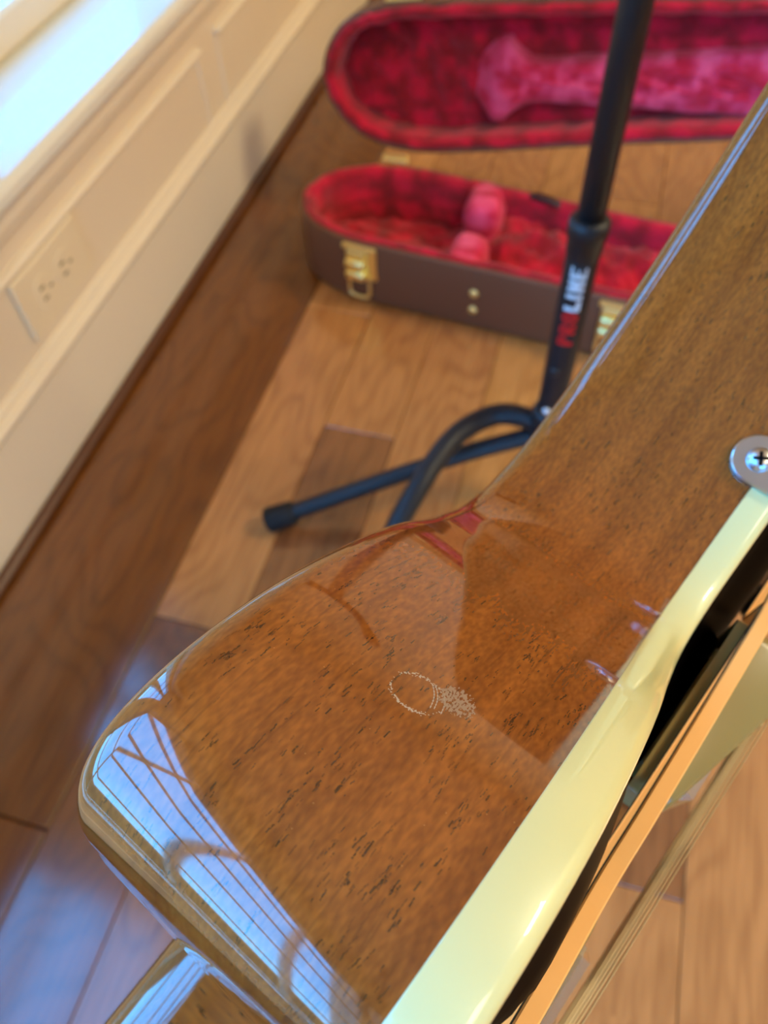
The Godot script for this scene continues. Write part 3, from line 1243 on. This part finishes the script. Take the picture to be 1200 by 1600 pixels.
func bracket(g: Node) -> void:
	var at_rim := rim_at(-0.1360)
	var p: Vector2 = at_rim[0]
	var nn: Vector2 = at_rim[1]
	var o := Vector3(nn.x, nn.y, 0)
	var along := Vector3(-nn.y, nn.x, 0)
	var f := Transform3D(Basis(along, Vector3(0, 0, 1), along.cross(Vector3(0, 0, 1))), Vector3(p.x, p.y, 0))
	# f: x along the rim, y out of the top, z away from the rim
	if f.basis.z.dot(o) < 0.0:
		f.basis = Basis(-along, Vector3(0, 0, 1), o)
	var pl := PackedVector2Array()
	for k in 25:
		var an := PI + PI * k / 24.0
		pl.append(Vector2(cos(an) * 0.0056, -0.0020 + sin(an) * 0.0056))
	pl.append(Vector2(0.0056, 0.0158))
	pl.append(Vector2(-0.0056, 0.0158))
	var b := MB.new()
	b.prism(pl, func(q, h): return f * Vector3(q.x, q.y, h), 0.0001, 0.0016, 0.0004)
	b.box(f * at(0, 0.0151, -0.012), Vector3(0.0112, 0.0014, 0.0262), 0.0003)
	var br := obj("pickguard_bracket", b.done(), M.steel, g)
	br.set_meta("label", "bright metal bracket with a cross-head screw")
	var dome := MB.new()
	var tilt := f * Transform3D(Basis(Vector3.RIGHT, PI / 2), Vector3(0, -0.0018, 0.0015))
	dome.lathe(Transform3D(), [[0.0, -0.0004], [0.0027, -0.0004], [0.0028, 0.0002], [0.0026, 0.0008], [0.0020, 0.0014], [0.0011, 0.00175], [0.0, 0.00185]], 28)
	var cg := CSGCombiner3D.new()
	cg.name = "screw"
	cg.transform = tilt.rotated_local(Vector3.UP, 0.5)
	br.add_child(cg)
	var cm := CSGMesh3D.new()
	cm.name = "head"
	cm.mesh = dome.done()
	cm.material = M.steel
	cg.add_child(cm)
	for r in [0.0, PI / 2]:
		var cb := CSGBox3D.new()
		cb.name = "cross_recess" if r == 0.0 else "cross_recess_001"
		cb.operation = CSGShape3D.OPERATION_SUBTRACTION
		cb.size = Vector3(0.0007, 0.0020, 0.0031)
		cb.transform = Transform3D(Basis(Vector3.UP, r), Vector3(0, 0.0017, 0))
		cb.material = mat(Color(0.12, 0.12, 0.14), 0.5, 1.0)
		cg.add_child(cb)


func pickups(g: Node) -> void:
	# [y from, y to, height at each end]
	for q in [[-0.043, 0.003, 0.0225, 0.0245], [-0.1115, -0.0655, 0.0330, 0.0222]]:
		var b := MB.new()
		var rows := []
		for e in [[0.0, 0.0140, 0], [0.0, -0.0008, 1], [0.0008, 0.0, 1], [0.006, 0.0, 1], [0.006, 0.014, 0]]:
			var row := PackedVector3Array()
			for c in rounded_rect(0.0445 - e[0], 0.023 - e[0], 0.004):
				var yy: float = (q[0] + q[1]) / 2.0 + c.y
				var z: float = e[1]
				if e[2] == 1:
					z += lerpf(q[2], q[3], (yy - q[0]) / (q[1] - q[0]))
				row.append(Vector3(c.x, yy, z))
			rows.append(row)
		b.strip(rows, true, false, 1)
		var ring := obj("pickup_ring", b.done(Vector3(0, 0, 1)), M.ring, g)
		b = MB.new()
		b.box(Transform3D(Basis(), Vector3(0, (q[0] + q[1]) / 2, 0.0205)), Vector3(0.070, 0.033, 0.013), 0.002)
		obj("pickup_cover", b.done(), M.nickel, ring)
	# bridge and tailpiece, out of the frame
	b_bar(g, "bridge", -0.165, 0.0245)
	b_bar(g, "tailpiece", -0.205, 0.0235)


func b_bar(g: Node, called: String, y: float, z: float) -> void:
	var b := MB.new()
	b.box(Transform3D(Basis(), Vector3(0, y, z)), Vector3(0.100, 0.012, 0.007), 0.0022)
	for s in [-1, 1]:
		b.tube(PackedVector3Array([Vector3(s * 0.041, y, 0.012), Vector3(s * 0.041, y, z)]), same(0.004, 2), 12)
	obj(called, b.done(), M.nickel, g)


func rounded_rect(hx: float, hy: float, r: float) -> PackedVector2Array:
	var o := PackedVector2Array()
	for q in [[1, 1, 0.0], [-1, 1, PI / 2], [-1, -1, PI], [1, -1, 1.5 * PI]]:
		for k in 6:
			var an: float = q[2] + PI / 2 * k / 5.0
			o.append(Vector2(q[0] * (hx - r) + cos(an) * r, q[1] * (hy - r) + sin(an) * r))
	return o


func strings(g: Node) -> void:
	var dia := [0.00026, 0.00034, 0.00046, 0.00068, 0.00092, 0.00118]
	for k in 6:
		var u := k / 5.0
		var z := lerpf(0.0328, 0.0386, u)
		var x := lerpf(0.0255, -0.0255, u)
		var b := MB.new()
		b.tube(PackedVector3Array([Vector3(x, -0.206, 0.0262), Vector3(x, -0.165, z), Vector3(x, -0.03, z), Vector3(lerpf(0.0175, -0.0175, u), 0.455, lerpf(0.0285, 0.0292, u))]), same(dia[k] / 2 + 0.00008, 4), 8)
		obj("string", b.done(), M.string, g)


func neck(g: Node) -> void:
	# heel and neck: rounded sections along y; [y, half width, lowest z, corner radius]
	var b := MB.new()
	var rows := []
	var sec := [[-0.075, 0.0275, -0.0440, 0.013], [0.0, 0.0278, -0.0440, 0.013], [0.052, 0.0275, -0.0438, 0.013], [0.070, 0.0272, -0.0415, 0.015], [0.083, 0.0270, -0.034, 0.019], [0.092, 0.0268, -0.021, 0.022], [0.102, 0.0266, -0.008, 0.023], [0.118, 0.0262, 0.000, 0.021], [0.15, 0.0258, 0.0025, 0.0195], [0.30, 0.0238, 0.004, 0.0175], [0.45, 0.0218, 0.0055, 0.016]]
	for e in sec:
		var row := PackedVector3Array()
		var hx: float = e[1]
		var r: float = minf(e[3], hx - 0.0005)
		row.append(Vector3(hx, e[0], 0.0225))
		for k in 9:
			var an := PI / 2 * k / 8.0
			row.append(Vector3(hx - r + cos(an) * r, e[0], e[2] + r - sin(an) * r))
		for k in 9:
			var an := PI / 2 + PI / 2 * k / 8.0
			row.append(Vector3(-hx + r + cos(an) * r, e[0], e[2] + r - sin(an) * r))
		row.append(Vector3(-hx, e[0], 0.0225))
		rows.append(row)
	var uvs := []
	for e in sec:
		var ur := PackedVector2Array()
		for k in rows[0].size() + 1:
			ur.append(Vector2(e[0] / 0.2, k * 0.11))
		uvs.append(ur)
	b.strip(rows, true, false, 1, uvs)
	b.fan(rows[0], true)
	b.fan(rows[-1])
	var nk := obj("neck", b.done(), M.mahogany, g)
	b = MB.new()
	b.prism(PackedVector2Array([Vector2(0.0278, 0.006), Vector2(0.0218, 0.45), Vector2(-0.0218, 0.45), Vector2(-0.0278, 0.006)]), func(p, h): return Vector3(p.x, p.y, h), 0.0225, 0.0278, 0.0006)
	var fb := obj("fretboard", b.done(), M.rosewood, nk)
	var sl := 0.628
	for k in range(1, 21):
		var y: float = 0.455 - sl * (1.0 - pow(2.0, -k / 12.0))
		if y < 0.010:
			break
		var f := MB.new()
		f.box(at(0, y, 0.0281), Vector3(0.043, 0.002, 0.0014), 0.0004)
		obj("fret", f.done(), M.nickel, nk)
	var hp := PackedVector2Array()
	for p in [[0.022, 0.45], [0.034, 0.50], [0.041, 0.60], [0.036, 0.635], [0.014, 0.625], [0.0, 0.642], [-0.014, 0.625], [-0.036, 0.635], [-0.041, 0.60], [-0.034, 0.50], [-0.022, 0.45]]:
		hp.append(Vector2(p[0], p[1]))
	b = MB.new()
	b.prism(hp, func(p, h): return Vector3(p.x, p.y, h - (p.y - 0.45) * 0.28), 0.008, 0.0225, 0.001)
	obj("headstock", b.done(), M.mahogany, nk)
	b = MB.new()
	b.box(at(0, 0.4535, 0.0262), Vector3(0.043, 0.006, 0.0075), 0.001)
	obj("nut", b.done(), M.binding, nk)
	for s in [-1, 1]:
		for k in 3:
			b = MB.new()
			var y := 0.51 + k * 0.038
			b.tube(PackedVector3Array([Vector3(s * 0.030, y, -0.006), Vector3(s * 0.052, y, -0.006)]), same(0.0025, 2), 10)
			b.box(at(s * 0.058, y, -0.006), Vector3(0.012, 0.009, 0.014), 0.003)
			obj("tuner", b.done(), M.nickel, nk)


# the round break in the lacquer on the horn, with its loosened flakes
func on_rim(y: float, z: float, lift: float) -> Vector3:
	var q := rim_at(y)
	var p: Vector2 = q[0] + q[1] * lift
	return Vector3(p.x, p.y, z)


func chip(body: Node) -> void:
	var c := Vector2(-0.0416, -0.0197)           # (y, z) of the middle
	var ex := Vector2(-0.0017, 0.0031)           # half axes of the ring
	var ey := Vector2(0.0020, 0.0021)
	var nz := noise(5, 2600.0, 2)
	var b := MB.new()
	# the torn edge of the lacquer: thick at the lower left and upper right
	for i in 150:
		for j in 7:
			var a0 := TAU * i / 150.0
			var w := maxf(maxf(0.0, cos(a0 - 2.2)), 0.85 * maxf(0.0, cos(a0 + 1.25)))
			var band := absf(j - 3.0) / 3.5
			var p := c + (ex * cos(a0) + ey * sin(a0)) * (0.86 + 0.04 * j)
			if nz.get_noise_2d(p.x, p.y) + rng.randf_range(-0.12, 0.12) < band * 0.7 - 0.75 * w + 0.52:
				continue
			var q := []
			for e in [[0, 0], [1, 0], [1, 1], [0, 1]]:
				var an: float = TAU * (i + e[0]) / 150.0
				var r: float = 0.86 + 0.04 * (j + e[1])
				var d := c + (ex * cos(an) + ey * sin(an)) * r
				q.append(on_rim(d.x, d.y, 0.00002 + 0.00006 * absf(nz.get_noise_2d(d.y * 1.7, d.x * 1.7))))
			b.quad(q[0], q[1], q[2], q[3], 1)
	for e in [[0.62, -0.75, 0.40, 0.60], [0.74, -0.72, 0.55, 0.6], [0.99, -0.55, 0.78, 0.78]]:
		for k in 8:
			var f := func(u: float) -> Vector2: return c + ex * (lerpf(e[0], e[2], u) + 0.12 * sin(u * PI)) + ey * lerpf(e[1], e[3], u)
			sliver(b, f.call(k / 8.0), f.call((k + 1.3) / 8.0), 0.00010)
	var o := obj("lacquer_chip", b.done(Vector3(1, 0, 0)), M.chip, body)
	o.set_meta("label", "ring-shaped break in the clear lacquer on the horn")
	# the whitish flaked patch beside it
	b = MB.new()
	var m := Vector2(-0.0443, -0.0153)
	for i in range(-22, 22):
		for j in range(-22, 22):
			var g := Vector2(i, j) / 20.0
			var p := m + ex * 0.66 * g.x + ey * 0.74 * g.y
			var n := nz.get_noise_2d(p.x * 0.45, p.y * 0.8)
			if g.length() > 0.92 + 0.5 * n or n + rng.randf_range(-0.15, 0.15) < -0.2:
				continue
			var q := []
			for e in [[0, 0], [1, 0], [1, 1], [0, 1]]:
				var d: Vector2 = m + ex * 0.66 * (i + e[0]) / 20.0 + ey * 0.74 * (j + e[1]) / 20.0
				q.append(on_rim(d.x, d.y, 0.00002 + 0.00007 * absf(nz.get_noise_2d(d.y * 1.7, d.x * 1.7))))
			b.quad(q[0], q[1], q[2], q[3], 1)
	var w2 := obj("lacquer_flakes", b.done(Vector3(1, 0, 0)), M.chip_pale, body)
	w2.set_meta("label", "whitish flaked patch of lacquer beside the chip")


func sliver(b: MB, p: Vector2, q: Vector2, half: float) -> void:
	var n := (q - p).orthogonal().normalized() * half
	var lift := rng.randf_range(0.00002, 0.00009)
	b.quad(on_rim(p.x, p.y, 0.00002), on_rim((p.x + q.x) / 2 - n.x, (p.y + q.y) / 2 - n.y, lift), on_rim(q.x, q.y, 0.00002), on_rim((p.x + q.x) / 2 + n.x, (p.y + q.y) / 2 + n.y, lift), -1)
